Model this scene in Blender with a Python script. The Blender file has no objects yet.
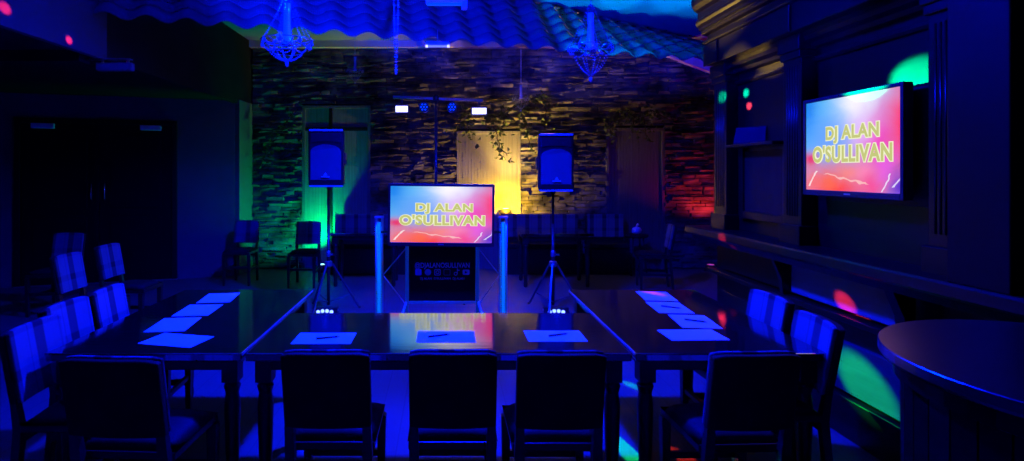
import bpy, bmesh, math, random
from mathutils import Vector, Matrix
PI = math.pi
R = math.radians
random.seed(11)
S = bpy.context.scene
COL = S.collection

# ------------------------------------------------------------------ materials
def newmat(name):
    m = bpy.data.materials.new(name); m.use_nodes = True
    return m, m.node_tree.nodes, m.node_tree.links, m.node_tree.nodes['Principled BSDF']

def plain(name, col, rough=.5, metal=0.0, spec=.5, coat=0.0, emit=None, es=0.0, trans=0.0, ior=1.5):
    m, n, l, b = newmat(name)
    b.inputs['Base Color'].default_value = (*col, 1)
    b.inputs['Roughness'].default_value = rough
    b.inputs['Metallic'].default_value = metal
    b.inputs['Specular IOR Level'].default_value = spec
    b.inputs['IOR'].default_value = ior
    b.inputs['Coat Weight'].default_value = coat
    b.inputs['Transmission Weight'].default_value = trans
    if emit:
        b.inputs['Emission Color'].default_value = (*emit, 1)
        b.inputs['Emission Strength'].default_value = es
    return m

def wood(name, c1, c2, rough=.3, scale=(1, 14, 14), spec=.5, coat=0.0, bump=.1, ior=1.5):
    m, n, l, b = newmat(name)
    tc = n.new('ShaderNodeTexCoord'); mp = n.new('ShaderNodeMapping'); mp.inputs['Scale'].default_value = scale
    no = n.new('ShaderNodeTexNoise'); no.inputs['Scale'].default_value = 3; no.inputs['Detail'].default_value = 5
    rp = n.new('ShaderNodeValToRGB')
    rp.color_ramp.elements[0].position = .3; rp.color_ramp.elements[0].color = (*c1, 1)
    rp.color_ramp.elements[1].position = .7; rp.color_ramp.elements[1].color = (*c2, 1)
    l.new(tc.outputs['Object'], mp.inputs['Vector']); l.new(mp.outputs['Vector'], no.inputs['Vector'])
    l.new(no.outputs['Fac'], rp.inputs['Fac']); l.new(rp.outputs['Color'], b.inputs['Base Color'])
    bp = n.new('ShaderNodeBump'); bp.inputs['Strength'].default_value = bump; bp.inputs['Distance'].default_value = .002
    l.new(no.outputs['Fac'], bp.inputs['Height']); l.new(bp.outputs['Normal'], b.inputs['Normal']); l.new(bp.outputs['Normal'], b.inputs['Coat Normal'])
    b.inputs['Roughness'].default_value = rough; b.inputs['Specular IOR Level'].default_value = spec
    b.inputs['Coat Weight'].default_value = coat; b.inputs['IOR'].default_value = ior
    b.inputs['Coat Roughness'].default_value = .05; b.inputs['Coat IOR'].default_value = 2.7
    return m

def mottled(name, c1, c2, scale=4, rough=.8, spec=.2, bump=.15):
    m, n, l, b = newmat(name)
    tc = n.new('ShaderNodeTexCoord')
    no = n.new('ShaderNodeTexNoise'); no.inputs['Scale'].default_value = scale; no.inputs['Detail'].default_value = 6
    rp = n.new('ShaderNodeValToRGB')
    rp.color_ramp.elements[0].position = .3; rp.color_ramp.elements[0].color = (*c1, 1)
    rp.color_ramp.elements[1].position = .7; rp.color_ramp.elements[1].color = (*c2, 1)
    l.new(tc.outputs['Object'], no.inputs['Vector']); l.new(no.outputs['Fac'], rp.inputs['Fac'])
    l.new(rp.outputs['Color'], b.inputs['Base Color'])
    if bump:
        n2 = n.new('ShaderNodeTexNoise'); n2.inputs['Scale'].default_value = scale * 12; n2.inputs['Detail'].default_value = 4
        l.new(tc.outputs['Object'], n2.inputs['Vector'])
        bp = n.new('ShaderNodeBump'); bp.inputs['Strength'].default_value = bump; bp.inputs['Distance'].default_value = .01
        l.new(n2.outputs['Fac'], bp.inputs['Height']); l.new(bp.outputs['Normal'], b.inputs['Normal'])
    b.inputs['Roughness'].default_value = rough; b.inputs['Specular IOR Level'].default_value = spec
    return m

def math_node(n, l, op, a, b=None):
    x = n.new('ShaderNodeMath'); x.operation = op
    for i, v in enumerate((a, b)):
        if v is None: continue
        if isinstance(v, (int, float)): x.inputs[i].default_value = v
        else: l.new(v, x.inputs[i])
    return x.outputs[0]

def plaid(name):
    # woven check: pale cloth with soft dark bands both ways
    m, n, l, b = newmat(name)
    tc = n.new('ShaderNodeTexCoord'); sp = n.new('ShaderNodeSeparateXYZ')
    l.new(tc.outputs['Object'], sp.inputs['Vector'])
    def band(sock, per, ph, lo, hi):
        v = math_node(n, l, 'ADD', math_node(n, l, 'MULTIPLY', sock, 1 / per), ph)
        v = math_node(n, l, 'FRACT', v)
        a = n.new('ShaderNodeMapRange'); a.interpolation_type = 'SMOOTHSTEP'
        l.new(v, a.inputs['Value']); a.inputs['From Min'].default_value = lo; a.inputs['From Max'].default_value = lo + .06
        c = n.new('ShaderNodeMapRange'); c.interpolation_type = 'SMOOTHSTEP'
        l.new(v, c.inputs['Value']); c.inputs['From Min'].default_value = hi; c.inputs['From Max'].default_value = hi + .06
        return math_node(n, l, 'SUBTRACT', a.outputs[0], c.outputs[0])
    v1 = band(sp.outputs['X'], .20, .62, .30, .62)
    v2 = band(sp.outputs['X'], .20, .62, .80, .84)
    h1 = band(sp.outputs['Z'], .20, .1, .35, .6)
    f = math_node(n, l, 'ADD', math_node(n, l, 'MULTIPLY', v1, .68), math_node(n, l, 'MULTIPLY', v2, .3))
    f = math_node(n, l, 'ADD', f, math_node(n, l, 'MULTIPLY', h1, .22))
    mx = n.new('ShaderNodeMix'); mx.data_type = 'RGBA'
    mx.inputs['A'].default_value = (.135, .145, .16, 1); mx.inputs['B'].default_value = (.006, .009, .018, 1)
    l.new(f, mx.inputs['Factor']); l.new(mx.outputs['Result'], b.inputs['Base Color'])
    b.inputs['Roughness'].default_value = .9; b.inputs['Specular IOR Level'].default_value = .1
    return m

def screen_art(name, strength):
    # the picture on the screens: washes of blue, white, pink and orange paint
    m, n, l, b = newmat(name)
    uv = n.new('ShaderNodeUVMap')
    no = n.new('ShaderNodeTexNoise'); no.inputs['Scale'].default_value = 3.2; no.inputs['Detail'].default_value = 3
    no.inputs['Distortion'].default_value = 1.2
    l.new(uv.outputs['UV'], no.inputs['Vector'])
    off = n.new('ShaderNodeVectorMath'); off.operation = 'MULTIPLY_ADD'
    l.new(no.outputs['Color'], off.inputs[0]); off.inputs[1].default_value = (.12, .18, 0); 
    ad = n.new('ShaderNodeVectorMath'); ad.operation = 'ADD'; ad.inputs[1].default_value = (-.06, -.09, 0)
    l.new(uv.outputs['UV'], ad.inputs[0]); l.new(ad.outputs[0], off.inputs[2])
    sp = n.new('ShaderNodeSeparateXYZ'); l.new(off.outputs[0], sp.inputs['Vector'])
    def blob(cx, cy, sx, sy):
        dx = math_node(n, l, 'MULTIPLY', math_node(n, l, 'SUBTRACT', sp.outputs['X'], cx), 1 / sx)
        dy = math_node(n, l, 'MULTIPLY', math_node(n, l, 'SUBTRACT', sp.outputs['Y'], cy), 1 / sy)
        q = math_node(n, l, 'ADD', math_node(n, l, 'MULTIPLY', dx, dx), math_node(n, l, 'MULTIPLY', dy, dy))
        return math_node(n, l, 'POWER', 2.718, math_node(n, l, 'MULTIPLY', q, -1))
    cur = None
    base = (.10, .50, .88)
    for (cx, cy, sx, sy, w, c) in [
        (.30, .62, .26, .26, .75, (.16, .34, .90)),
        (.02, .97, .13, .35, .95, (.01, .22, .80)),
        (.80, .50, .22, .50, .95, (.88, .05, .52)),
        (1.03, .62, .16, .60, 1.0, (1.0, .04, .12)),
        (.60, .98, .21, .24, 1.0, (1.0, .98, 1.0)),
        (.62, .62, .12, .22, .6, (.98, .60, .98)),
        (.36, .0, .50, .30, 1.0, (1.0, .05, .01)),
        (.05, .34, .085, .085, .95, (.80, .01, .06)),
        (.08, .10, .12, .18, .7, (1.0, .16, .10)),
        (.28, .10, .12, .13, .85, (1.0, .15, .01)),
        (.50, .21, .12, .09, .8, (1.0, .25, .14)),
        (.66, .20, .11, .12, .85, (1.0, .25, .42)),
        (.74, .08, .10, .10, .8, (.95, .06, .25)),
        (.86, .25, .09, .14, .8, (.85, .12, .75)),
        (1.0, .04, .10, .20, 1.0, (.12, .03, .60)),
    ]:
        f = math_node(n, l, 'MULTIPLY', blob(cx, cy, sx, sy), w)
        mx = n.new('ShaderNodeMix'); mx.data_type = 'RGBA'
        l.new(f, mx.inputs['Factor'])
        if cur is None: mx.inputs['A'].default_value = (*base, 1)
        else: l.new(cur, mx.inputs['A'])
        mx.inputs['B'].default_value = (*c, 1)
        cur = mx.outputs['Result']
    # thin pale brush lines
    def line(ax_, ay_, c0, wid, lo, hi, col):
        global_cur = cur
        d = math_node(n, l, 'ABSOLUTE', math_node(n, l, 'SUBTRACT', math_node(n, l, 'ADD', math_node(n, l, 'MULTIPLY', sp.outputs['X'], ax_), math_node(n, l, 'MULTIPLY', sp.outputs['Y'], ay_)), c0))
        f = math_node(n, l, 'LESS_THAN', d, wid)
        g = math_node(n, l, 'MULTIPLY', math_node(n, l, 'GREATER_THAN', sp.outputs['Y'], lo), math_node(n, l, 'LESS_THAN', sp.outputs['Y'], hi))
        f = math_node(n, l, 'MULTIPLY', math_node(n, l, 'MULTIPLY', f, g), .75)
        mx = n.new('ShaderNodeMix'); mx.data_type = 'RGBA'; l.new(f, mx.inputs['Factor']); l.new(global_cur, mx.inputs['A']); mx.inputs['B'].default_value = (*col, 1)
        return mx.outputs['Result']
    cur = line(.9, -.42, .015, .010, .04, .24, (1, .9, .8))
    cur = line(.9, -.42, .83, .009, .05, .30, (.9, .85, 1))
    cur = line(.9, -.42, .735, .007, .02, .20, (.9, .85, 1))
    cur = line(.25, .9, .24, .008, .08, .20, (1, .6, .5))
    b.inputs['Base Color'].default_value = (.01, .01, .01, 1); b.inputs['Roughness'].default_value = .25
    l.new(cur, b.inputs['Emission Color']); b.inputs['Emission Strength'].default_value = strength
    return m

def planks(name):
    m, n, l, b = newmat(name)
    tc = n.new('ShaderNodeTexCoord')
    mp = n.new('ShaderNodeMapping'); mp.inputs['Rotation'].default_value = (0, 0, PI / 2)
    l.new(tc.outputs['Object'], mp.inputs['Vector'])
    br = n.new('ShaderNodeTexBrick')
    br.inputs['Scale'].default_value = 1; br.inputs['Brick Width'].default_value = 1.6; br.inputs['Row Height'].default_value = .14
    br.inputs['Mortar Size'].default_value = .004
    br.inputs['Color1'].default_value = (.078, .078, .078, 1); br.inputs['Color2'].default_value = (.086, .085, .084, 1)
    br.inputs['Mortar'].default_value = (.06, .06, .06, 1)
    l.new(mp.outputs['Vector'], br.inputs['Vector'])
    l.new(br.outputs['Color'], b.inputs['Base Color'])
    b.inputs['Roughness'].default_value = .55; b.inputs['Specular IOR Level'].default_value = .25
    return m

M = {}
M['floor'] = planks('floor planks')
M['plaster'] = mottled('painted plaster', (.10, .105, .11), (.12, .125, .125), 3, .85, .15, .05)
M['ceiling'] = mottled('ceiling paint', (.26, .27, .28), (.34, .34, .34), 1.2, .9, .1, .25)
M['dark_ceiling'] = mottled('dark soffit paint and shade', (.012, .012, .014), (.02, .02, .02), 3, .9, .1, .05)  # also gives the rear soffit face its painted shade
M['cream'] = mottled('cream cove paint', (.62, .50, .34), (.72, .60, .42), 3, .8, .1, .05)
M['stone'] = mottled('ledge stone', (.007, .0065, .006), (.19, .175, .15), 3.4, .75, .35, .5)
M['mortar'] = plain('wall core', (.012, .012, .012), .9)
M['tile'] = mottled('clay roof tile', (.13, .13, .14), (.18, .175, .17), 3, .75, .25, .15)
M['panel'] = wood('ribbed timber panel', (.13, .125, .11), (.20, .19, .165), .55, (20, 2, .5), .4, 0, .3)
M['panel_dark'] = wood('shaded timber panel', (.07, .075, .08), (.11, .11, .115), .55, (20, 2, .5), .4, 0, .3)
M['frame_dark'] = wood('dark frame', (.006, .005, .0045), (.012, .010, .009), .5, (1, 14, 14), .2)
M['door'] = wood('dark stained door', (.004, .0035, .004), (.007, .006, .0055), .5, (10, 10, 1), .15)
M['bar'] = wood('black stained oak', (.0028, .0024, .0022), (.006, .005, .0045), .3, (8, .8, 8), .22, 0, .25)
M['bar_black'] = plain('black lacquered column', (.0012, .001, .001), .5, 0, .12)
M['barpanel'] = wood('worn mid brown oak', (.018, .013, .007), (.03, .021, .011), .6, (8, 8, 1), .1, 0, .25)
M['barlow'] = wood('grey washed boards', (.028, .03, .03), (.045, .045, .044), .6, (8, .8, 8), .3, 0, .25)
M['frieze'] = wood('pale washed board', (.10, .12, .12), (.15, .17, .17), .5, (8, .8, 8), .3, 0, .25)
M['table'] = wood('ebonised table top', (.006, .005, .005), (.012, .010, .009), .09, (1.0, 26, 1), .5, 1.0, .13, 2.3)
M['pubtop'] = wood('red brown table top', (.010, .004, .003), (.018, .007, .005), .30, (2, 16, 1), .5, 0, .1, 1.9)
M['table_leg'] = wood('ebonised timber', (.006, .005, .005), (.012, .010, .009), .4, (12, 12, 1))
M['edge'] = wood('worn pale edge', (.22, .2, .18), (.32, .3, .28), .3)
M['chairwood'] = wood('dark chair timber', (.008, .007, .007), (.016, .014, .012), .35, (12, 12, 1), .5)
M['leather'] = mottled('dark upholstery', (.005, .0055, .007), (.011, .012, .015), 9, .7, .15, .1)
M['plaid'] = plaid('woven check cloth')
M['paper'] = plain('white paper', (.72, .72, .72), .8, 0, .1)
M['ink'] = plain('dark plastic', (.015, .015, .02), .35)
M['black'] = plain('black plastic', (.012, .012, .013), .45)
M['blackmetal'] = plain('black metal', (.02, .02, .022), .35, .3)
M['darkgrille'] = plain('dark horn', (.004, .004, .005), .5)
M['grille'] = plain('speaker grille', (.10, .10, .105), .6, 0, .25)
M['cabinet'] = plain('speaker cabinet', (.008, .008, .009), .45, 0, .25)
M['lip'] = plain('pale speaker lip', (.55, .55, .58), .35, 0, .6)
M['badge'] = plain('pale badge', (.8, .8, .82), .3, 0, .6)
M['alu'] = plain('aluminium tube', (.75, .75, .77), .3, .85)
M['steel'] = plain('brushed steel', (.5, .5, .52), .35, .9)
M['standmetal'] = plain('dark stand metal', (.10, .10, .11), .35, .6)
M['chrome'] = plain('chrome', (.85, .85, .87), .18, 1.0)
M['glass'] = plain('lamp glass', (.85, .87, .9), .15, 0, .8, 0, None, 0, .35)
M['crystal'] = plain('cut crystal', (.30, .30, .32), .08, 0, 1.0, 0, None, 0, .25)
M['led_blue'] = plain('blue lamp', (.1, .1, .1), .3, emit=(0, .06, 1), es=1.0)
M['led_hot'] = plain('blue white lamp', (.1, .1, .1), .3, emit=(.14, .22, 1), es=4.0)
M['tube'] = plain('glowing blue tube', (.1, .1, .1), .3, emit=(0, .13, 1), es=1.0)
M['tube_dim'] = plain('faint blue tube', (.1, .1, .1), .3, emit=(0, .05, 1), es=.22)
M['flood'] = plain('white flood face', (.8, .8, .8), .3, emit=(1, 1, .85), es=1.4)
M['lamp_warm'] = plain('warm lamp', (.8, .8, .8), .3, emit=(1, .75, .2), es=3.0)
M['lamp_green'] = plain('green lamp', (.8, .8, .8), .3, emit=(.4, 1, .8), es=2.0)
M['lamp_red'] = plain('red lamp', (.8, .8, .8), .3, emit=(1, .1, .08), es=.3)
M['banner'] = plain('black banner cloth', (.006, .006, .008), .8, 0, .1)
M['print'] = plain('grey print', (.55, .58, .65), .7)
M['title'] = plain('title fill', (0, 0, 0), .6, 0, .1, emit=(.56, .58, .17), es=1.0)
M['title_edge'] = plain('title edge', (0, 0, 0), .6, 0, .1, emit=(.92, .95, .62), es=.95)
M['screen_a'] = screen_art('screen picture', 1.0)
M['dimbox'] = plain('grey light cover', (.16, .18, .19), .5)
M['leaf'] = mottled('ivy leaf', (.035, .06, .02), (.09, .12, .03), 12, .6, .3, 0)
M['stem'] = plain('ivy stem', (.05, .035, .02), .8)
M['white'] = plain('off white plastic', (.75, .75, .75), .5)
M['closer'] = plain('pale closer cover', (.8, .82, .85), .4, 0, .5)

# ------------------------------------------------------------------ mesh helpers
class MB:
    def __init__(s): s.b = bmesh.new()
    def box(s, x0, x1, y0, y1, z0, z1, mat=None):
        vs = [s.b.verts.new(p) for p in ((x0,y0,z0),(x1,y0,z0),(x1,y1,z0),(x0,y1,z0),(x0,y0,z1),(x1,y0,z1),(x1,y1,z1),(x0,y1,z1))]
        if mat is not None:
            for v in vs: v.co = mat @ v.co
        for f in ((3,2,1,0),(4,5,6,7),(0,1,5,4),(1,2,6,5),(2,3,7,6),(3,0,4,7)):
            s.b.faces.new([vs[i] for i in f])
        return s
    def cbox(s, c, size, mat=None):
        return s.box(c[0]-size[0]/2, c[0]+size[0]/2, c[1]-size[1]/2, c[1]+size[1]/2, c[2]-size[2]/2, c[2]+size[2]/2, mat)
    def hexa(s, p):     # eight corner points, bottom ring then top ring
        vs = [s.b.verts.new(q) for q in p]
        for f in ((3,2,1,0),(4,5,6,7),(0,1,5,4),(1,2,6,5),(2,3,7,6),(3,0,4,7)):
            s.b.faces.new([vs[i] for i in f])
        return s
    def tube(s, pts, r, n=10, cap=True):
        pts = [Vector(p) for p in pts]
        rs = r if isinstance(r, (list, tuple)) else [r] * len(pts)
        rings = []
        for i, p in enumerate(pts):
            d = (pts[min(i+1, len(pts)-1)] - pts[max(i-1, 0)]).normalized()
            u = d.orthogonal().normalized() if i == 0 else (prev - d * prev.dot(d)).normalized()
            prev = u; w = d.cross(u)
            rings.append([s.b.verts.new(p + (u*math.cos(2*PI*k/n) + w*math.sin(2*PI*k/n)) * rs[i]) for k in range(n)])
        for a, c in zip(rings, rings[1:]):
            for k in range(n): s.b.faces.new((a[k], a[(k+1) % n], c[(k+1) % n], c[k]))
        if cap:
            s.b.faces.new(rings[0][::-1]); s.b.faces.new(rings[-1])
        return s
    def lathe(s, prof, n=24, c=(0, 0, 0), axis=None):
        rings = []
        mt = axis if axis is not None else Matrix.Identity(4)
        for (r, z) in prof:
            rings.append([s.b.verts.new(Vector(c) + (mt @ Vector((r*math.cos(2*PI*k/n), r*math.sin(2*PI*k/n), z)))) for k in range(n)])
        for a, d in zip(rings, rings[1:]):
            for k in range(n): s.b.faces.new((a[k], a[(k+1) % n], d[(k+1) % n], d[k]))
        s.b.faces.new(rings[0][::-1]); s.b.faces.new(rings[-1])
        return s
    def prism(s, poly, f):      # poly: 2D outline, f(p, t) -> 3D point for t = 0 / 1
        a = [s.b.verts.new(f(p, 0)) for p in poly]; c = [s.b.verts.new(f(p, 1)) for p in poly]
        n = len(poly)
        for k in range(n): s.b.faces.new((a[k], a[(k+1) % n], c[(k+1) % n], c[k]))
        s.b.faces.new(a[::-1]); s.b.faces.new(c)
        return s
    def ball(s, c, r, sub=1, sc=(1, 1, 1)):
        bmesh.ops.create_icosphere(s.b, subdivisions=sub, radius=r, matrix=Matrix.Translation(c) @ Matrix.Diagonal((*sc, 1)))
        return s
    def build(s, name, mat, parent=None, smooth=False, bevel=0, seg=2, loc=None, rot=None):
        bmesh.ops.recalc_face_normals(s.b, faces=s.b.faces[:])
        me = bpy.data.meshes.new(name); s.b.to_mesh(me); s.b.free()
        for m in (mat if isinstance(mat, list) else [mat]): me.materials.append(m)
        if smooth:
            for p in me.polygons: p.use_smooth = True
        o = bpy.data.objects.new(name, me); COL.objects.link(o)
        if parent is not None: o.parent = parent
        if loc is not None: o.location = loc
        if rot is not None: o.rotation_euler = rot
        if bevel:
            bv = o.modifiers.new('bevel', 'BEVEL'); bv.width = bevel; bv.segments = seg; bv.limit_method = 'ANGLE'; bv.angle_limit = R(40)
        return o

def tag(o, label=None, cat=None, group=None, kind=None):
    if label: o['label'] = label
    if cat: o['category'] = cat
    if group: o['group'] = group
    if kind: o['kind'] = kind
    return o
def thing(name, label, cat, loc=(0, 0, 0), rz=0, group=None):
    o = bpy.data.objects.new(name, None); COL.objects.link(o)
    o.empty_display_size = .1; o.location = loc; o.rotation_euler = (0, 0, rz)
    return tag(o, label, cat, group)
def dup(o, parent=None):
    c = o.copy(); COL.objects.link(c)
    if parent is not None: c.parent = parent
    for ch in [q for q in bpy.data.objects if q.parent == o]: dup(ch, c)
    return c
def place(src, used, loc, rz, label, group=None):
    o = src if not used else dup(src)
    o.location = loc; o.rotation_euler = (0, 0, rz); o['label'] = label
    if group: o['group'] = group
    return o
def struct(mb, name, mat, label, cat, **kw):
    return tag(mb.build(name, mat, **kw), label, cat, None, 'structure')

def lettering(name, text, size, mat, parent, loc, rot, offset=0.0, extrude=.001, align='CENTER', sx=1.0, spacing=1.0):
    cu = bpy.data.curves.new('t', 'FONT'); cu.body = text; cu.size = size; cu.extrude = extrude; cu.offset = offset
    cu.align_x = align; cu.align_y = 'CENTER'; cu.space_character = spacing
    tmp = bpy.data.objects.new('t', cu); COL.objects.link(tmp)
    me = bpy.data.meshes.new_from_object(tmp.evaluated_get(bpy.context.evaluated_depsgraph_get()))
    bpy.data.objects.remove(tmp); me.materials.clear(); me.materials.append(mat); me.name = name
    o = bpy.data.objects.new(name, me); COL.objects.link(o); o.parent = parent
    o.location = loc; o.rotation_euler = rot; o.scale = (sx, 1, 1)
    return o

# ------------------------------------------------------------------ camera
F = 560.0; H = 1.6; CX, CY = 445.0, 172.0
cam = bpy.data.objects.new('camera', bpy.data.cameras.new('camera')); COL.objects.link(cam)
cam.location = (0, 0, H); cam.rotation_euler = (PI / 2, 0, 0)
cam.data.sensor_width = 36; cam.data.lens = F / 1024 * 36
cam.data.shift_x = (512 - CX) / 1024; cam.data.shift_y = -(230.5 - CY) / 1024
cam.data.clip_start = .02
S.camera = cam
def P(px, py, D): return Vector(((px - CX) * D / F, D, H - (py - CY) * D / F))

# ------------------------------------------------------------------ room shell
CEIL = 3.75
struct(MB().box(-7, 4.6, -1.6, 9.6, -.1, 0), 'floor', M['floor'], 'pale boarded floor of the function room', 'floor')
struct(MB().box(-7, 4.6, -1.6, 9.6, CEIL, CEIL + .1), 'ceiling', M['ceiling'], 'pale ceiling of the function room', 'ceiling')
struct(MB().box(-7, 4.6, -1.7, -1.6, 0, CEIL), 'wall_front', M['plaster'], 'plain wall behind the camera', 'wall')
struct(MB().box(-7.1, -7, -1.6, 9.6, 0, CEIL), 'wall_left', M['plaster'], 'plain far left wall', 'wall')

# the angled wall with the double door
WA = Vector((-3.24, 8.62, 0)); WD = Vector((-1.0, -.304, 0)).normalized(); WN = Vector((.304, -1.0, 0)).normalized()
ang = math.atan2(-WD.y, -WD.x)
struct(MB().hexa([WA, WA + WD*4.2, WA + WD*4.2 - WN*.2, WA - WN*.2] + [p + Vector((0, 0, 2.72)) for p in (WA, WA + WD*4.2, WA + WD*4.2 - WN*.2, WA - WN*.2)]),
       'wall_door_side', M['plaster'], 'plain painted wall holding the dark double door', 'wall')
struct(MB().box(-3.28, -3.18, 8.66, 9.4, 0, 2.72), 'wall_return', M['plaster'], 'short return wall beside the stone wall', 'wall')
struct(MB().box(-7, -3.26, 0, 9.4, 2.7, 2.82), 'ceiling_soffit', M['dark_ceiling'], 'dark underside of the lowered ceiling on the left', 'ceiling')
struct(MB().box(-3.26, -3.2, 0, 5.3, 2.66, CEIL), 'wall_soffit', M['plaster'], 'upright face above the lowered ceiling on the left', 'wall')
struct(MB().box(-3.26, -3.2, 5.3, 9.4, 2.66, CEIL), 'wall_soffit_shaded', M['dark_ceiling'], 'upright face with painted shade above the lowered ceiling beside the tiled roof', 'wall')  # rear piece of the same face, shade put into its dark colour
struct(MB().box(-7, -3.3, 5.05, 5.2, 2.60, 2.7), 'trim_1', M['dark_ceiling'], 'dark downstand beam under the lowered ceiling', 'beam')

# double door (two leaves) in the angled wall, built along the wall direction
def wallpt(s, n, z): return WA + WD * s + WN * n + Vector((0, 0, z))
d0, d1 = .80, 2.86
door = thing('door_1', 'dark double door with two pull handles in the left wall', 'door', WA + WD * ((d0 + d1) / 2) + WN * .0, ang)
tag(door, kind='structure')
hw = (d1 - d0) / 2
DH = 2.36
fr = MB()
fr.box(-hw, -hw + .07, -.05, .0, 0, DH).box(hw - .07, hw, -.05, 0, 0, DH).box(-hw + .07, hw - .07, -.05, 0, DH - .07, DH)
fr.build('door_frame', M['frame_dark'], door, bevel=.006)
for sgn in (-1, 1):
    a, c = (.005, hw - .075) if sgn > 0 else (-hw + .075, -.005)
    lf = MB().box(a, c, -.03, 0, .01, DH - .075)
    for (z0, z1) in ((.12, .95), (1.08, 2.15)):      # raised field panels
        lf.box(a + .14, c - .14, -.04, -.03, z0, z1)
    leaf = lf.build('door_leaf', M['door'], door, bevel=.006)
    hx = sgn * .085
    h = MB().tube([(hx, -.03, 1.20), (hx, -.075, 1.22), (hx, -.08, 1.30), (hx, -.075, 1.42), (hx, -.03, 1.44)], .009, 8)
    h.build('door_handle', M['chrome'], leaf, smooth=True)
    cl = MB().box(sgn * (hw - .35) - .14, sgn * (hw - .35) + .14, -.085, -.03, DH - .15, DH - .075)
    cl.build('door_closer', M['closer'], leaf, bevel=.008)
MB().box(-hw, hw, -.06, 0.0, 0, .012).build('threshold_strip', M['steel'], door)

# small light box hung below the soffit edge
t = thing('emergency_light', 'small pale light box hung below the dark ceiling edge above the double door', 'light', (-3.12, 5.30, 2.555))
MB().box(-.17, .17, -.03, .03, 0, .075).build('housing', M['dimbox'], t, bevel=.008)
MB().box(-.13, .13, -.034, -.03, .012, .063).build('diffuser', M['dimbox'], t)
MB().box(-.13, -.11, -.008, .008, .075, .105).box(.11, .13, -.008, .008, .075, .105).box(-.24, .15, -.03, .03, .105, .115).build('bracket', M['steel'], t)

# ------------------------------------------------------------------ back wall of stacked stone
YB = 9.3
mb = MB(); mb.box(-3.3, 4.6, YB, YB + .25, 0, CEIL)
struct(mb, 'wall_back', M['mortar'], 'back wall faced with thin stacked ledge stone', 'wall')
openings = [(-2.36, -1.23, .0, 2.72), (.19, 1.25, .0, 2.29), (2.66, 3.63, .0, 2.34)]
mb = MB(); z = .02
while z < 3.60:
    h = random.choice((.03, .04, .045, .055, .065)); x = -3.18 + random.uniform(-.2, 0)
    while x < 4.5:
        w = random.uniform(.12, .42)
        x0, x1 = max(x, -3.18), min(x + w - .006, 4.5)
        pieces = [(x0, x1)]
        for (a, c, _, zt) in openings:
            if z < zt:
                nw = []
                for (p, q) in pieces:
                    if q <= a or p >= c: nw.append((p, q))
                    else:
                        if p < a: nw.append((p, a))
                        if q > c: nw.append((c, q))
                pieces = nw
        for (p, q) in pieces:
            if q - p < .02: continue
            d = random.uniform(.02, .085); j = lambda k=.008: random.uniform(-k, k)
            z1 = z + h - .005
            mb.hexa([(p, YB - d + j(.02), z + j(.004)), (q, YB - d + j(.02), z + j(.004)), (q, YB + .01, z), (p, YB + .01, z),
                     (p + abs(j(.012)), YB - d + j(.02), z1 + j(.004)), (q - abs(j(.012)), YB - d + j(.02), z1 + j(.004)), (q, YB + .01, z1), (p, YB + .01, z1)])
        x += w
    z += h
o = struct(mb, 'wall_stone', M['stone'], 'uneven courses of stacked stone facing the back wall', 'wall')
# cream cove at the top of the stone, stepping down towards the right corner
mb = MB(); mb.prism([(-3.2, 3.64), (3.3, 3.64), (3.62, 3.50), (4.5, 3.18), (4.5, CEIL), (-3.2, CEIL)], lambda p, t: (p[0], YB - .16 + .16 * t, p[1]))
struct(mb, 'trim_2', M['cream'], 'cream cove above the stone wall', 'cove')
struct(MB().box(4.5, 4.6, 5.0, 9.6, 0, CEIL), 'wall_right_alcove', M['plaster'], 'plain wall at the far right beyond the bar', 'wall')
struct(MB().box(2.95, 4.6, 4.9, 5.0, 0, CEIL), 'wall_bar_end', M['frame_dark'], 'dark end wall of the bar run', 'wall')
struct(MB().box(2.85, 2.95, -1.6, 5.0, 0, CEIL), 'wall_right', M['frame_dark'], 'dark wall behind the bar joinery', 'wall')

# timber panels set in the stone
def boarded(name, label, x0, x1, zt, mat, cap):
    t = thing(name, label, 'panel', ((x0 + x1) / 2, YB, 0))
    w = (x1 - x0) / 2
    m_ = MB(); x = -w + .05
    while x < w - .05:                                     # narrow ribs
        m_.box(x, x + .042, -.035, 0, .3, zt - .05).box(x + .042, x + .05, -.027, 0, .3, zt - .05); x += .05
    m_.build('boards', mat, t)
    MB().box(-w, -w + .05, -.06, 0, 0, zt - .05).box(w - .05, w, -.06, 0, 0, zt - .05).box(-w, w, -.065, 0, zt - .05, zt).build('surround', cap, t, bevel=.005)
    MB().box(-w + .05, w - .05, -.04, 0, 0, .3).build('base_rail', cap, t)
    return t
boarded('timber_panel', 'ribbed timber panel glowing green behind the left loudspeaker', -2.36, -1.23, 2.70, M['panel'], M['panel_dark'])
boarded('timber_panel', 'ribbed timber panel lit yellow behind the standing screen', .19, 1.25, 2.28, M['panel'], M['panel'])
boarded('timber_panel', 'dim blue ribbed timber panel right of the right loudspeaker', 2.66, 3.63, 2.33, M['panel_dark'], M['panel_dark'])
tl = bpy.data.objects['timber_panel']
MB().box(-.12, -.07, -.07, -.0, .3, 2.65).build('mullion', M['frame_dark'], tl, bevel=.004)
MB().box(-.53, .52, -.05, 0, 2.28, 2.34).build('transom', M['frame_dark'], tl, bevel=.004)

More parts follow.
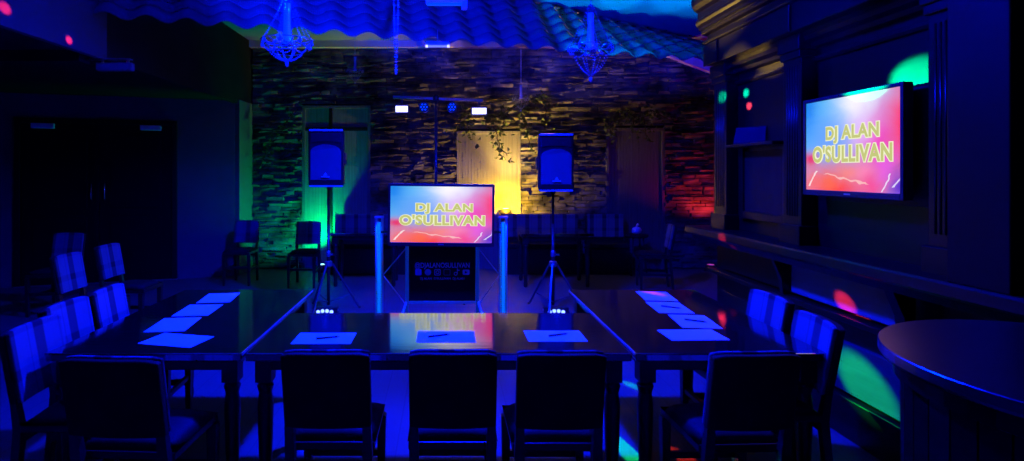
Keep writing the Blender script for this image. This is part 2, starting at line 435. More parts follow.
# ------------------------------------------------------------------ mock tiled roof over the dance floor
def edge(s):     # s along the eave; s = 0 at the left
    return Vector((-3.19 + s, 5.09 + .3155 * s, 3.02))
nrm = Vector((-.30, .954, 0))
L = 7.6; PER = .33
mb = MB(); NU = 260; rows = 6
def rpt(u, v, lift):
    s = u * L
    e = edge(s)
    run = .55 if s < 4.45 else .55 + (s - 4.45) / 2.1 * .75
    p = e + nrm * (run * v); p.z = 3.02 + (CEIL - 3.02 + .01) * v
    ph = (s / PER + .5 * 0) % 1
    wave = math.sin(2 * PI * s / PER)
    up = Vector((.20, -.62, .75)).normalized()
    return p + up * (.036 * wave + lift)
for r in range(rows):
    v0, v1 = r / rows, (r + 1) / rows + (.03 if r < rows - 1 else 0)
    grid = []
    for (v, lf) in ((v0, .030), (v0, .012), (v1, .0)):
        grid.append([mb.b.verts.new(rpt(i / NU, v, lf)) for i in range(NU + 1)])
    # face strip on top, butt end, and underside
    for i in range(NU):
        mb.b.faces.new((grid[0][i], grid[0][i+1], grid[2][i+1], grid[2][i]))
        mb.b.faces.new((grid[0][i], grid[1][i], grid[1][i+1], grid[0][i+1]))
roof = mb.build('tiled_roof', M['tile'], smooth=True)
tag(roof, 'wavy clay tiled mock roof hanging over the dance floor', 'roof', kind='structure')
roof.name = 'ceiling_tiled_roof'

# ------------------------------------------------------------------ tables
def turned_leg(x, y):
    prof = [(.020, 0), (.026, .01), (.030, .05), (.024, .08), (.026, .11), (.034, .32), (.038, .48), (.030, .54), (.040, .575), (.030, .59), (.036, .60)]
    m_ = MB(); m_.lathe(prof, 20, (x, y, 0)); m_.box(x - .038, x + .038, y - .038, y + .038, .598, .70)
    return m_
def long_table(label, x0, x1, y0, y1, strip=0, legs=True):
    cx, cy = (x0 + x1) / 2, (y0 + y1) / 2; w, d = (x1 - x0) / 2, (y1 - y0) / 2
    t = thing('dining_table', label, 'table', (cx, cy, 0))
    MB().box(-w, w, -d, d, .712, .75).build('tabletop', M['table'], t, bevel=.006)
    ap = MB(); e = .05
    ap.box(-w + .09, w - .09, -d + e, -d + e + .025, .655, .712).box(-w + .09, w - .09, d - e - .025, d - e, .655, .712)
    ap.box(-w + e, -w + e + .025, -d + .09, d - .09, .655, .712).box(w - e - .025, w - e, -d + .09, d - .09, .655, .712)
    ap.build('apron', M['table_leg'], t, bevel=.003)
    for sx in (-1, 1):
        for sy in (-1, 1):
            turned_leg(sx * (w - .07), sy * (d - .08)).build('leg', M['table_leg'], t)
    if strip:
        xs = w if strip > 0 else -w
        s_ = MB().box(min(xs, xs + strip * .004), max(xs, xs + strip * .004), -d + .01, d - .01, .738, .7505).build('edge_strip', M['edge'], t)
        s_['label'] = 'pale worn edge along the inner side'
    return t
long_table('dark table on the left carrying four papers', -1.88, -.955, 2.62, 4.05, 1)
long_table('dark middle table showing the bright reflection of the screen', -.935, .875, 2.62, 3.38)
long_table('dark table on the right carrying four papers', .895, 1.80, 2.62, 4.05, -1)

# ------------------------------------------------------------------ papers and pens
papers = [
 (-.615, 2.86, 0, 0, 'white paper lying in front of the first middle chair from the left'),
 (.005, 2.888, 0, 0, 'white paper lying on the bright screen reflection'),
 (.568, 2.90, 0, 0, 'white paper lying before the third middle chair, right of the screen reflection'),
 (-1.356, 2.83, -13, 0, 'white paper askew on the left table, the one nearest the chair at its end'),
 (-1.51, 3.12, 6, 1, 'white paper second from the near end of the left table'),
 (-1.517, 3.445, 4, 1, 'white paper third from the near end of the left table'),
 (-1.525, 3.78, 7, 1, 'white paper at the far end of the left table'),
 (1.29, 2.92, 2, 0, 'white paper nearest the front edge of the right table'),
 (1.416, 3.185, -6, 1, 'white paper second from the near end of the right table'),
 (1.405, 3.51, -4, 1, 'white paper third from the near end of the right table'),
 (1.445, 3.835, -6, 1, 'white paper tinted pink at the far end of the right table'),
]
pm = None
for i, (x, y, a, por, lab) in enumerate(papers):
    if pm is None:
        m_ = MB(); m_.box(-.1485, .1485, -.095, .095, 0, .0012)
        pm = m_.build('paper_sheet', M['paper']); o = pm
    else:
        o = pm.copy(); COL.objects.link(o)
    o.location = (x, y, .7506); o.rotation_euler = (0, 0, R(a) + (PI / 2 if por else 0))
    if por: o.scale = (.95, 1.10, 1)
    tag(o, lab, 'paper', 'paper sheets on the tables')
pens = [(-.60, 2.855, 20, 'dark pen on the paper before the first middle chair from the left'),
        (-.035, 2.89, 24, 'dark pen on the paper over the screen reflection'),
        (.585, 2.905, 24, 'dark pen on the paper before the third middle chair'),
        (1.42, 3.18, -30, 'dark pen on the second paper of the right table'),
        (1.41, 3.50, -30, 'dark pen on the third paper of the right table')]
pen0 = None
for (x, y, a, lab) in pens:
    if pen0 is None:
        pen0 = thing('pen', lab, 'pen', (0, 0, 0), 0, 'pens on the papers')
        MB().tube([(-.055, 0, .0045), (.05, 0, .0045)], .0042, 8).build('barrel', M['ink'], pen0, smooth=True)
        MB().tube([(.05, 0, .0045), (.064, 0, .0045)], [.004, .001], 8).build('tip', M['steel'], pen0, smooth=True)
        MB().box(-.055, -.02, -.001, .001, .0085, .0105).build('clip', M['steel'], pen0)
        o = pen0
    else: o = dup(pen0)
    o.location = (x, y, .752); o.rotation_euler = (0, 0, R(a)); o['label'] = lab

YS = 6.5
XS1, XS2 = (328.5 - CX) * YS / F, (553 - CX) * YS / F
# small LED wash lights at the feet of the tripods
def wash_light(label, x):
    t = thing('wash_light', label, 'light', (x, 6.33, 0), 0, 'blue wash lights on the floor')
    MB().box(-.14, .14, -.03, .05, .0, .075).build('housing', M['black'], t, bevel=.008)
    for k in range(4):
        ax = Matrix.Rotation(PI / 2, 4, 'X')
        MB().lathe([(.021, 0), (.021, .004), (.014, .009)], 14, (-.075 + k * .05, -.03, .026 if k in (0, 3) else .036), ax).build('led_lens', M['led_hot'], t)
    MB().box(-.146, -.14, -.02, .02, .03, .05).box(.14, .146, -.02, .02, .03, .05).build('bracket_pin', M['steel'], t)
    return t
wash_light('small glowing blue wash light at the foot of the left tripod', XS1)
wash_light('small glowing blue wash light at the foot of the right tripod', XS2)

# ------------------------------------------------------------------ chairs (local: front is +Y, back at y = -.2)
def make_chair(w=.355, label='', cat='chair'):
    t = thing('dining_chair', label, cat)
    h = w / 2
    MB().box(-h - .008, h + .008, -.17, .215, .435, .472).build('seat_frame', M['chairwood'], t, bevel=.006)
    # cushion, crowned
    m_ = MB(); n = 8
    g = [[None] * (n + 1) for _ in range(n + 1)]
    for i in range(n + 1):
        for j in range(n + 1):
            u, v = i / n * 2 - 1, j / n * 2 - 1
            z_ = .472 + .042 * (1 - abs(u) ** 4) ** .5 * (1 - abs(v) ** 4) ** .5
            g[i][j] = m_.b.verts.new((u * (h + .012), .022 + v * .187, z_))
    for i in range(n):
        for j in range(n): m_.b.faces.new((g[i][j], g[i+1][j], g[i+1][j+1], g[i][j+1]))
    m_.b.faces.new([g[i][0] for i in range(n, -1, -1)] + [g[0][j] for j in range(1, n + 1)] + [g[i][n] for i in range(1, n + 1)] + [g[n][j] for j in range(n - 1, 0, -1)])
    m_.build('seat', M['leather'], t, smooth=True)
    # upholstered back: rear shell and cloth face, leaning back and gently bowed
    def bk(u, z, off):
        return (u * h, -.19 - .07 * (z - .5) / .38 + off - .018 * (1 - u * u), z)
    n = 10
    def slab(o0, o1, z0, z1, name, mat, inset=0.0):
        m_ = MB(); ring = []
        for (off) in (o0, o1):
            gg = []
            for i in range(n + 1):
                u = (i / n * 2 - 1) * (1 - inset)
                col_ = []
                for k in range(6):
                    q = k / 5; z = z0 + (z1 - z0) * q
                    zz = z - (.012 * abs(u) ** 6 if k == 5 else 0)
                    col_.append(m_.b.verts.new(bk(u, zz, off)))
                gg.append(col_)
            ring.append(gg)
        A, B = ring
        for i in range(n):
            for k in range(5):
                m_.b.faces.new((A[i][k], A[i+1][k], A[i+1][k+1], A[i][k+1])); m_.b.faces.new((B[i][k+1], B[i+1][k+1], B[i+1][k], B[i][k]))
            m_.b.faces.new((A[i][0], B[i][0], B[i+1][0], A[i+1][0])); m_.b.faces.new((A[i][5], A[i+1][5], B[i+1][5], B[i][5]))
        for k in range(5):
            m_.b.faces.new((A[0][k], A[0][k+1], B[0][k+1], B[0][k])); m_.b.faces.new((A[n][k], B[n][k], B[n][k+1], A[n][k+1]))
        return m_.build(name, mat, t, bevel=.008, seg=3)
    slab(-.022, .012, .555, .878, 'backrest', M['leather'])
    slab(.0125, .036, .560, .884, 'back_cushion', M['plaid'], .01)
    for s in (-1, 1):
        x = s * (h - .018)
        m_ = MB()
        m_.hexa([(x-.016, -.245, 0), (x+.016, -.245, 0), (x+.016, -.213, 0), (x-.016, -.213, 0), (x-.02, -.205, .44), (x+.02, -.205, .44), (x+.02, -.168, .44), (x-.02, -.168, .44)])
        m_.hexa([(x-.02, -.205, .44), (x+.02, -.205, .44), (x+.02, -.168, .44), (x-.02, -.168, .44), (x-.016, -.225, .60), (x+.016, -.225, .60), (x+.016, -.2, .60), (x-.016, -.2, .60)])
        m_.build('leg', M['chairwood'], t)
        x = s * (h - .002)
        MB().hexa([(x-.014, .17, 0), (x+.014, .17, 0), (x+.014, .198, 0), (x-.014, .198, 0), (x-.021, .165, .436), (x+.021, .165, .436), (x+.021, .207, .436), (x-.021, .207, .436)]).build('leg', M['chairwood'], t)
        MB().hexa([(x-.009, -.2, .20), (x+.009, -.2, .20), (x+.009, .18, .20), (x-.009, .18, .20), (x-.009, -.2, .235), (x+.009, -.2, .235), (x+.009, .18, .235), (x-.009, .18, .235)]).build('stretcher', M['chairwood'], t)
    MB().box(-h + .03, h - .03, -.205, -.18, .375, .405).build('rear_rail', M['chairwood'], t, bevel=.003)
    MB().box(-h + .02, h - .02, .17, .195, .24, .27).build('front_rail', M['chairwood'], t, bevel=.003)
    return t
chair = make_chair()
g1 = 'upholstered chairs along the near side of the tables'
g2 = 'checked chairs along the sides of the tables'
g3 = 'checked chairs in the far part of the room'
used = False
def put(x, y, a, lab, g):
    global used
    o = place(chair, used, (x, y, 0), R(a), lab, g); used = True; return o
YR = 2.51     # seat centres of the front row, backs at about 2.27
put(-.48, YR, 0, 'dark backed chair seen from behind, under the left wash light and paper', g1)
put(.032, YR, 0, 'dark backed chair seen from behind, right below the screen reflection', g1)
put(.466, YR - .01, 0, 'dark backed chair seen from behind, between the screen reflection and the right table', g1)
put(1.23, YR - .02, 2, 'dark backed chair seen from behind at the near end of the right table', g1)
o = put(-1.285, YR - .08, -3, 'dark backed chair seen from behind at the near end of the left table', g1); o.scale = (1.12, 1, 1)
put(-1.73, 2.685, -89, 'checked chair on the left of the left table, the nearest of three', g2)
put(-1.86, 3.105, -90, 'checked chair on the left of the left table, the middle of three', g2)
put(-1.86, 3.50, -86, 'checked chair on the left of the left table, the farthest of three', g2)
put(1.67, 3.29, 92, 'checked chair on the right of the right table, the farther of two', g2)
put(1.60, 2.80, 84, 'checked chair on the right of the right table, the nearer of two', g2)
put(-3.08, 4.92, -90, 'checked chair before the double door, nearer of the pair facing right', g3)
put(-3.10, 5.55, -90, 'checked chair before the double door, farther of the pair facing right', g3)
put(-4.42, 6.35, 180, 'checked chair facing the camera in front of the left door leaf', g3)
put(-2.93, 8.05, 180, 'checked chair facing the camera at the foot of the stone wall by the corner', g3)
put(-1.98, 7.9, 180, 'checked chair with open lower back lit green behind it, left of the left tripod', g3)
put(2.86, 7.7, 80, 'checked chair seen edge on near the far end of the bar', g3)

# benches along the stone wall
def bench(label, x0, x1, bands):
    w = (x1 - x0) / 2
    t = thing('wall_bench', label, 'bench', ((x0 + x1) / 2, 8.95, 0), 0, 'cushioned benches along the stone wall')
    MB().box(-w, w, -.22, .2, .0, .40).build('base', M['chairwood'], t, bevel=.006)
    MB().box(-w, w, -.24, .14, .40, .48).build('seat', M['leather'], t, bevel=.02, seg=3)
    MB().box(-w, w, .08, .2, .48, .90).build('back_frame', M['chairwood'], t, bevel=.006)
    MB().box(-w + .01, w - .01, .03, .08, .55, .925).build('back_cushion', M['plaid'], t, bevel=.018, seg=3)
    return t
bench('checked bench back against the stone wall right of the left tripod', -1.78, -.62, 1)
bench('checked bench back against the stone wall under the right loudspeaker', .94, 2.15, 1)
bench('checked bench back against the stone wall, short one below the dim blue panel', 2.28, 2.88, 1)
long_table('dark table before the bench under the right loudspeaker', 1.05, 2.05, 7.7, 8.35)
long_table('dark table before the bench behind the left tripod', -1.6, -.65, 7.75, 8.35)

# bag on the wall table / bench end
t = thing('cloth_bundle', 'small pale bundle on the bench end below the dim blue panel', 'bundle', (2.98, 8.72, .63))
m_ = MB(); m_.ball((0, 0, .06), .075, 2, (1, .8, .8))
for v in m_.b.verts: v.co += Vector((random.uniform(-.01, .01), random.uniform(-.01, .01), random.uniform(-.01, .01)))
m_.build('cloth', M['white'], t, smooth=True)
MB().tube([(0, 0, .1), (.01, 0, .14), (.03, .01, .155)], [.02, .015, .022], 8).build('knot', M['white'], t, smooth=True)
t = thing('side_stool', 'dark low stool under the pale bundle', 'stool', (2.98, 8.72, 0))
MB().lathe([(.16, .585), (.18, .6), (.18, .625), (.17, .63)], 24).build('seat', M['leather'], t, smooth=True)
for a in range(4):
    c_, s_ = math.cos(a * PI / 2 + .8), math.sin(a * PI / 2 + .8)
    MB().tube([(c_ * .17, s_ * .17, 0), (c_ * .11, s_ * .11, .59)], .015, 8).build('leg', M['chairwood'], t)

# ------------------------------------------------------------------ loudspeakers on tripods
def tripod(label, x, y, ztop):
    t = thing('speaker_stand', label, 'stand', (x, y, 0), 0, 'tripod speaker stands')
    MB().tube([(0, 0, .06), (0, 0, 1.0)], .019, 14).build('pole', M['blackmetal'], t, smooth=True)
    MB().tube([(0, 0, 1.0), (0, 0, ztop)], .0165, 14).build('upper_pole', M['blackmetal'], t, smooth=True)
    MB().lathe([(.03, .50), (.045, .51), (.045, .56), (.03, .57)], 16).build('collar', M['steel'], t)
    MB().lathe([(.026, .62), (.03, .625), (.03, .67), (.022, .69)], 16).build('clamp', M['steel'], t)
    MB().tube([(.03, -.01, .645), (.07, -.03, .645)], [.008, .016], 10).build('knob', M['chrome'], t)
    for a in (12, 132, 252):
        c_, s_ = math.cos(R(a)), math.sin(R(a))
        lg = MB().tube([(c_ * .045, s_ * .045, .535), (c_ * .33, s_ * .33, .05), (c_ * .355, s_ * .355, .012)], .013, 8).build('leg', M['standmetal'], t)
        MB().ball((c_ * .36, s_ * .36, .018), .02, 1, (1, 1, .8)).build('rubber_foot', M['black'], lg)
        MB().tube([(c_ * .02, s_ * .02, .10), (c_ * .26, s_ * .26, .165)], .009, 8).build('brace', M['standmetal'], t)
    return t
def loudspeaker(label, x, y, z0):
    t = thing('loudspeaker', label, 'speaker', (x, y, z0), 0, 'loudspeakers on tripods')
    w, d, hh = .203, .19, .665
    def sh(p, q): return p
    m_ = MB()
    fr_ = [(-w, 0, .02), (w, 0, .02), (w, 0, hh - .02), (-w, 0, hh - .02)]
    m_.hexa([(-w, -d, .015), (w, -d, .015), (w * .72, d, .03), (-w * .72, d, .03), (-w, -d, hh - .015), (w, -d, hh - .015), (w * .72, d, hh - .05), (-w * .72, d, hh - .05)])
    m_.build('cabinet', M['cabinet'], t, bevel=.025, seg=3)
    # bowed woofer grille with rounded top
    m_ = MB(); n = 16; pts = []
    gw = w - .03
    outline = [(-gw, .085), (gw, .085)]
    for k in range(n + 1):
        a = PI * k / n
        outline.append((gw * math.cos(a), .40 + .085 * math.sin(a)))
    m_.prism(outline, lambda p, q: (p[0], -d - .002 - (.022 * (1 - (p[0] / w) ** 2) if q else 0), p[1]))
    m_.build('grille', M['grille'], t, bevel=.004)
    m_ = MB(); m_.prism([(-gw, .50), (-gw * .5, .515), (gw * .5, .515), (gw, .50), (gw, .61), (-gw, .61)], lambda p, q: (p[0], -d - .012 + .02 * q, p[1]))
    m_.build('horn', M['darkgrille'], t, bevel=.006)
    lp = MB(); lp.box(-w + .015, w - .015, -d - .02, -d + .05, hh - .032, hh - .008); lp.build('top_lip', M['lip'], t, bevel=.008)
    MB().box(-w + .015, w - .015, -d - .015, -d + .05, .006, .024).build('bottom_lip', M['lip'], t, bevel=.006)
    MB().box(-.045, .045, -d - .032, -d - .024, .118, .127).build('badge', M['badge'], t)
    tr = MB(); tr.prism([(-.022, .135), (.022, .135), (0, .168)], lambda p, q: (p[0], -d - .032 + .008 * q, p[1])); tr.build('emblem', M['print'], t)
    MB().lathe([(.03, -.03), (.03, .02)], 14).build('pole_socket', M['black'], t)
    for q in (-1, 1): MB().box(q * w * .9 - .012, q * w * .9 + .012, -.06, .06, .25, .40).build('side_handle', M['black'], t, bevel=.008)
    return t
YS = 6.5
XS1, XS2 = (328.5 - CX) * YS / F, (553 - CX) * YS / F
tripod('black tripod stand under the left loudspeaker', XS1, YS, 1.42)
tripod('black tripod stand under the right loudspeaker', XS2, YS, 1.372)
loudspeaker('black loudspeaker before the green lit panel, left of the standing screen', XS1 + .01, YS - .0, 1.425)
loudspeaker('black loudspeaker before the stone wall, right of the standing screen', XS2, YS - .0, 1.375)

# ------------------------------------------------------------------ television builder
def television(label, w, h, picmat, title=True, name='television'):
    t = thing(name, label, 'television')
    b_ = .022
    fr_ = MB()
    fr_.box(-w/2 - b_, w/2 + b_, -.0, .045, -h/2 - .035, h/2 + b_)
    fr_.build('casing', M['black'], t, bevel=.008)
    bz = MB()
    bz.box(-w/2 - b_, -w/2, -.012, 0, -h/2 - .035, h/2 + b_).box(w/2, w/2 + b_, -.012, 0, -h/2 - .035, h/2 + b_)
    bz.box(-w/2, w/2, -.012, 0, h/2, h/2 + b_).box(-w/2, w/2, -.012, 0, -h/2 - .035, -h/2)
    bz.build('bezel', M['black'], t, bevel=.003)
    m_ = MB(); vs = [m_.b.verts.new(p) for p in ((-w/2, -.004, -h/2), (w/2, -.004, -h/2), (w/2, -.004, h/2), (-w/2, -.004, h/2), (-w/2, -.001, -h/2), (w/2, -.001, -h/2), (w/2, -.001, h/2), (-w/2, -.001, h/2))]
    for f in ((0,1,2,3),(7,6,5,4),(0,4,5,1),(1,5,6,2),(2,6,7,3),(3,7,4,0)): m_.b.faces.new([vs[i] for i in f])
    uvl = m_.b.loops.layers.uv.new('UVMap')
    for f in m_.b.faces:
        for lp in f.loops: lp[uvl].uv = (lp.vert.co.x / w + .5, lp.vert.co.z / h + .5)
    sc = m_.build('screen', picmat, t)
    if title:
        for (txt, z_, x_, tw) in (('DJ ALAN', .105, .03, .56), ("O'SULLIVAN", -.10, .01, .84)):
            for (nm, mt, yy, of) in (('title_edge', M['title_edge'], -.0055, .10), ('title', M['title'], -.0080, .035)):
                lo = lettering(nm, txt, 1.0, mt, sc, (x_ * w, yy, z_ * h), (PI / 2, 0, 0), of, .0, spacing=1.08)
                xs = [v.co.x for v in lo.data.vertices]; ys = [v.co.y for v in lo.data.vertices]
                cx_, cy_ = (max(xs) + min(xs)) / 2, (max(ys) + min(ys)) / 2
                ax_ = (tw + (.012 if of > .05 else 0)) * w / (max(xs) - min(xs)); ay_ = (.185 + (.02 if of > .05 else 0)) * h / (max(ys) - min(ys))
                for v in lo.data.vertices: v.co = ((v.co.x - cx_) * ax_, (v.co.y - cy_) * ay_, v.co.z)
    MB().box(-.025, .025, -.0135, -.012, -h/2 - .022, -h/2 - .013).build('maker_plate', M['steel'], t)
    return t, sc
# standing screen
YT = 5.02
w = (492 - 390.5) * YT / F; h = (242.5 - 186.5) * YT / F
tvz = H - (214.5 - CY) * YT / F; tvx = (441.2 - CX) * YT / F
tv, sc = television('large television on the truss stand between the two loudspeakers', w, h, M['screen_a'])
tv.location = (tvx, YT, tvz); tv.rotation_euler = (0, R(.6), 0)

# its truss stand
st = thing('screen_stand', 'truss stand with glowing uprights and black banner under the standing television', 'stand', (tvx, YT + .12, 0))
def lx(px): return (px - CX) * (YT + .12) / F - tvx
def lz(py): return H - (py - CY) * (YT + .12) / F
for (pa, pb) in ((377, 381.5), (500.5, 505.5)):
    sgn = -1 if pa < 440 else 1
    for px in (pa - .8, pb + .8):
        MB().tube([(lx(px), 0, .03), (lx(px), 0, lz(218))], .011, 10).build('upright', M['alu'], st, smooth=True)
    m_ = MB(); z_ = .12
    while z_ < lz(222):
        m_.tube([(lx(pa), 0, z_), (lx(pb), 0, z_ + .03)], .005, 6); z_ += .42
    m_.build('rungs', M['alu'], st)
    MB().tube([(lx((pa + pb) / 2), -.018, .10), (lx((pa + pb) / 2), -.018, lz(222))], .014, 10).build('light_tube', M['tube'], st, smooth=True)
    MB().box(lx(pa) - .03, lx(pb) + .03, -.2, .2, 0, .03).build('foot', M['blackmetal'], st, bevel=.006)
    MB().box(lx(pa) - .02, lx(pb) + .02, -.03, .03, lz(218), lz(216)).build('top_cap', M['alu'], st)
# banner frame and cross braces
bx0, bx1 = lx(407), lx(477.5)
for x in (bx0, bx1):
    MB().tube([(x, 0, .2), (x, 0, lz(244))], .016, 10).build('frame_post', M['tube_dim'], st, smooth=True)
MB().tube([(bx0, 0, lz(302.5)), (bx1, 0, lz(302.5))], .012, 10).build('frame_rail', M['tube_dim'], st, smooth=True)
MB().tube([(lx(379), 0, lz(232)), (lx(503), 0, lz(232))], .014, 10).build('cross_bar', M['blackmetal'], st, smooth=True)
for (x, px) in ((bx0, 383), (bx1, 499.5)):
    MB().tube([(x, 0, lz(247)), (lx(px), 0, lz(275))], .006, 8).build('brace', M['alu'], st, smooth=True)
    MB().tube([(lx(px), 0, lz(275)), (x, 0, lz(306))], .006, 8).build('brace', M['alu'], st, smooth=True)
    MB().tube([(x, 0, lz(300)), (x + (-.14 if x < 0 else .14), -.18, .01)], .010, 8).build('brace', M['alu'], st, smooth=True)
MB().box(-.25, .25, -.02, .03, tvz - h/2 + .1, tvz + h/2 - .1).build('mount_plate', M['blackmetal'], st)
bn = MB().box(bx0 + .02, bx1 - .02, -.008, .002, lz(300.5), lz(246)).build('banner', M['banner'], st)
bw = bx1 - bx0; bcx = (bx0 + bx1) / 2
lettering('banner_lettering', '@DJALANOSULLIVAN', .064, M['print'], bn, (bcx, -.010, lz(265.3)), (PI / 2, 0, 0), .001, .0006, sx=.80)
lettering('banner_lettering', "DJ ALAN  O'SULLIVAN  DJ ALAN", .028, M['print'], bn, (bcx, -.010, lz(278.4)), (PI / 2, 0, 0), .0003, .0006, sx=1.02)
def icon_ring(m_, cx, cz, rx, rz, thick, n, power=2.0):
    def sup(a, k):
        c_, s_ = math.cos(a), math.sin(a)
        return (cx + k * rx * math.copysign(abs(c_) ** (2 / power), c_), -.0105, cz + k * rz * math.copysign(abs(s_) ** (2 / power), s_))
    k2 = 1 - thick
    a_ = [m_.b.verts.new(sup(2 * PI * i / n, 1)) for i in range(n)]; b__ = [m_.b.verts.new(sup(2 * PI * i / n, k2)) for i in range(n)]
    for i in range(n): m_.b.faces.new((a_[i], a_[(i+1) % n], b__[(i+1) % n], b__[i]))
def icon_disc(m_, cx, cz, rx, rz, n, power=2.0, y=-.0105):
    m_.b.faces.new([m_.b.verts.new((cx + rx * math.copysign(abs(math.cos(2*PI*i/n)) ** (2/power), math.cos(2*PI*i/n)), y, cz + rz * math.copysign(abs(math.sin(2*PI*i/n)) ** (2/power), math.sin(2*PI*i/n)))) for i in range(n)])
izc = lz(272)
step = bw * .135; ix0 = bcx - 2.5 * step
m_ = MB(); icon_disc(m_, ix0, izc, .029, .029, 32, 6); m_.build('social_icon', plain('icon blue', (.10, .25, .8), .7), bn)
lettering('social_icon_letter', 'f', .062, M['print'], bn, (ix0, -.012, izc), (PI / 2, 0, 0), .003, .0006)
m_ = MB(); icon_disc(m_, ix0 + step, izc, .030, .029, 32, 2); m_.build('social_icon', plain('icon teal', (.10, .40, .5), .7), bn)
m_ = MB(); icon_ring(m_, ix0 + 2*step, izc, .029, .029, .2, 40, 6); icon_ring(m_, ix0 + 2*step, izc, .017, .017, .35, 24); icon_disc(m_, ix0 + 2*step + .02, izc + .02, .004, .004, 10); m_.build('social_icon', M['print'], bn)
m_ = MB(); icon_ring(m_, ix0 + 3*step, izc, .030, .028, .12, 40, 8); m_.build('social_icon', plain('icon green', (.12, .40, .3), .7), bn)
m_ = MB(); icon_ring(m_, ix0 + 4*step - .008, izc - .014, .017, .017, .4, 24); m_.box(ix0 + 4*step + .004, ix0 + 4*step + .011, -.0115, -.0105, izc - .014, izc + .034); m_.box(ix0 + 4*step + .011, ix0 + 4*step + .028, -.0115, -.0105, izc + .014, izc + .022); m_.build('social_icon', M['print'], bn)
m_ = MB(); icon_disc(m_, ix0 + 5*step, izc, .032, .024, 40, 5); m_.build('social_icon', M['print'], bn)
m_ = MB(); m_.prism([(-.010, -.013), (.014, 0), (-.010, .013)], lambda p, q: (ix0 + 5*step + p[0], -.0125 + .001 * q, izc + p[1])); m_.build('social_icon_arrow', M['banner'], bn)

# ------------------------------------------------------------------ DJ light stand with T bar
YL = 6.9
t = thing('lighting_stand', 'black lighting stand with a T bar of lamps above the standing television', 'light stand', ((436 - CX) * YL / F, YL, 0))
def qx(px): return (px - 436) * YL / F
def qz(py): return H - (py - CY) * YL / F
MB().tube([(0, 0, .08), (0, 0, qz(97))], .017, 12).build('pole', M['blackmetal'], t, smooth=True)
MB().tube([(qx(393), 0, qz(97)), (qx(483), 0, qz(100.5))], .018, 12).build('cross_bar', M['alu'], t, smooth=True)
MB().lathe([(.03, qz(101)), (.04, qz(100)), (.04, qz(96)), (.03, qz(95))], 14).build('bar_clamp', M['blackmetal'], t)
for a in (90, 210, 330):
    c_, s_ = math.cos(R(a)), math.sin(R(a))
    MB().tube([(c_ * .02, s_ * .02, .7), (c_ * .4, s_ * .4, .01)], .012, 8).build('leg', M['blackmetal'], t)
for (px, py, hw2) in ((402, 109.5, 7), (479, 111.5, 8)):
    hd = MB().box(qx(px - hw2), qx(px + hw2), -.05, .04, qz(py + 4.5), qz(py - 4.5)).build('flood_head', M['black'], t, bevel=.006)
    MB().box(qx(px - hw2 + 1.0), qx(px + hw2 - 1.0), -.056, -.05, qz(py + 3), qz(py - 3)).build('flood_face', M['flood'], hd)
    MB().box(qx(px) - .008, qx(px) + .008, -.006, .006, qz(py - 4), qz(98.5)).build('hanger', M['blackmetal'], hd)
for (px, py) in ((424, 107.5), (452, 107.5)):
    ax = Matrix.Rotation(PI / 2, 4, 'X')
    hd = MB().lathe([(.04, -.09), (.062, -.06), (.066, .04), (.06, .055)], 18, (qx(px), 0, qz(py)), ax).build('par_can', M['black'], t)
    for k in range(7):
        rr = 0 if k == 0 else .036
        MB().lathe([(.012, 0), (.010, .005)], 10, (qx(px) + rr * math.cos(k * PI / 3), -.055, qz(py) + rr * math.sin(k * PI / 3)), ax).build('par_lens', M['led_blue'], hd)
    MB().box(qx(px) - .008, qx(px) + .008, -.006, .006, qz(py - 4), qz(97.5)).build('hanger', M['blackmetal'], hd)

# ------------------------------------------------------------------ bar joinery along the right
XR, XP, XE, XLg, XLow = 2.48, 2.38, 2.30, 2.22, 2.44
Y0, Y1 = .4, 4.93
bb = thing('back_bar', 'tall black oak bar front with cornice, fluted pilasters and long ledge along the right', 'bar', (2.6, 2.7, 0))
def bpart(mb, name, mat, parent=None, **kw):
    for v in mb.b.verts: v.co -= Vector((2.6, 2.7, 0))
    return mb.build(name, mat, bb if parent is None else parent, **kw)
def ext(poly, y0, y1): return MB().prism(poly, lambda p, t: (p[0], y0 + (y1 - y0) * t, p[1]))
# back panelling
m_ = MB().box(XR, XR + .2, Y0, Y1, 1.1, 2.6); bpart(m_, 'back_panel', M['bar'])
# entablature
bpart(ext([(XE, 2.53), (2.8, 2.53), (2.8, 2.76), (XE, 2.76)], Y0, Y1), 'architrave', M['bar'], bevel=.006)
bpart(ext([(XE, 2.715), (XE - .018, 2.722), (XE - .026, 2.735), (XE - .026, 2.75), (XE, 2.76), (XE + .1, 2.76)], Y0, Y1 + .012), 'architrave_bead', M['bar'])
bpart(ext([(XE + .012, 2.76), (2.8, 2.76), (2.8, 2.9), (XE + .012, 2.9)], Y0, Y1), 'frieze', M['bar'])
crown = [(XE + .012, 2.80), (XE - .02, 2.812), (XE - .032, 2.826), (XE - .032, 2.843), (XE - .05, 2.846), (XE - .05, 2.866), (XE - .075, 2.886), (XE - .082, 2.91), (XE - .082, 2.93),
         (XE - .062, 2.945), (XE - .062, 3.0), (XE - .09, 3.02), (XE - .115, 3.055), (XE - .12, 3.085), (XE - .12, 3.115), (2.8, 3.115), (2.8, 2.80)]
bpart(ext(crown, Y0, Y1 + .03), 'cornice', M['bar'])
bpart(MB().box(2.42, 2.8, Y0, Y1, 3.115, CEIL), 'upper_panel', M['bar'])
pil = [(4.955, 4.735), (3.94, 3.74), (2.76, 2.56), (1.4, 1.1)]
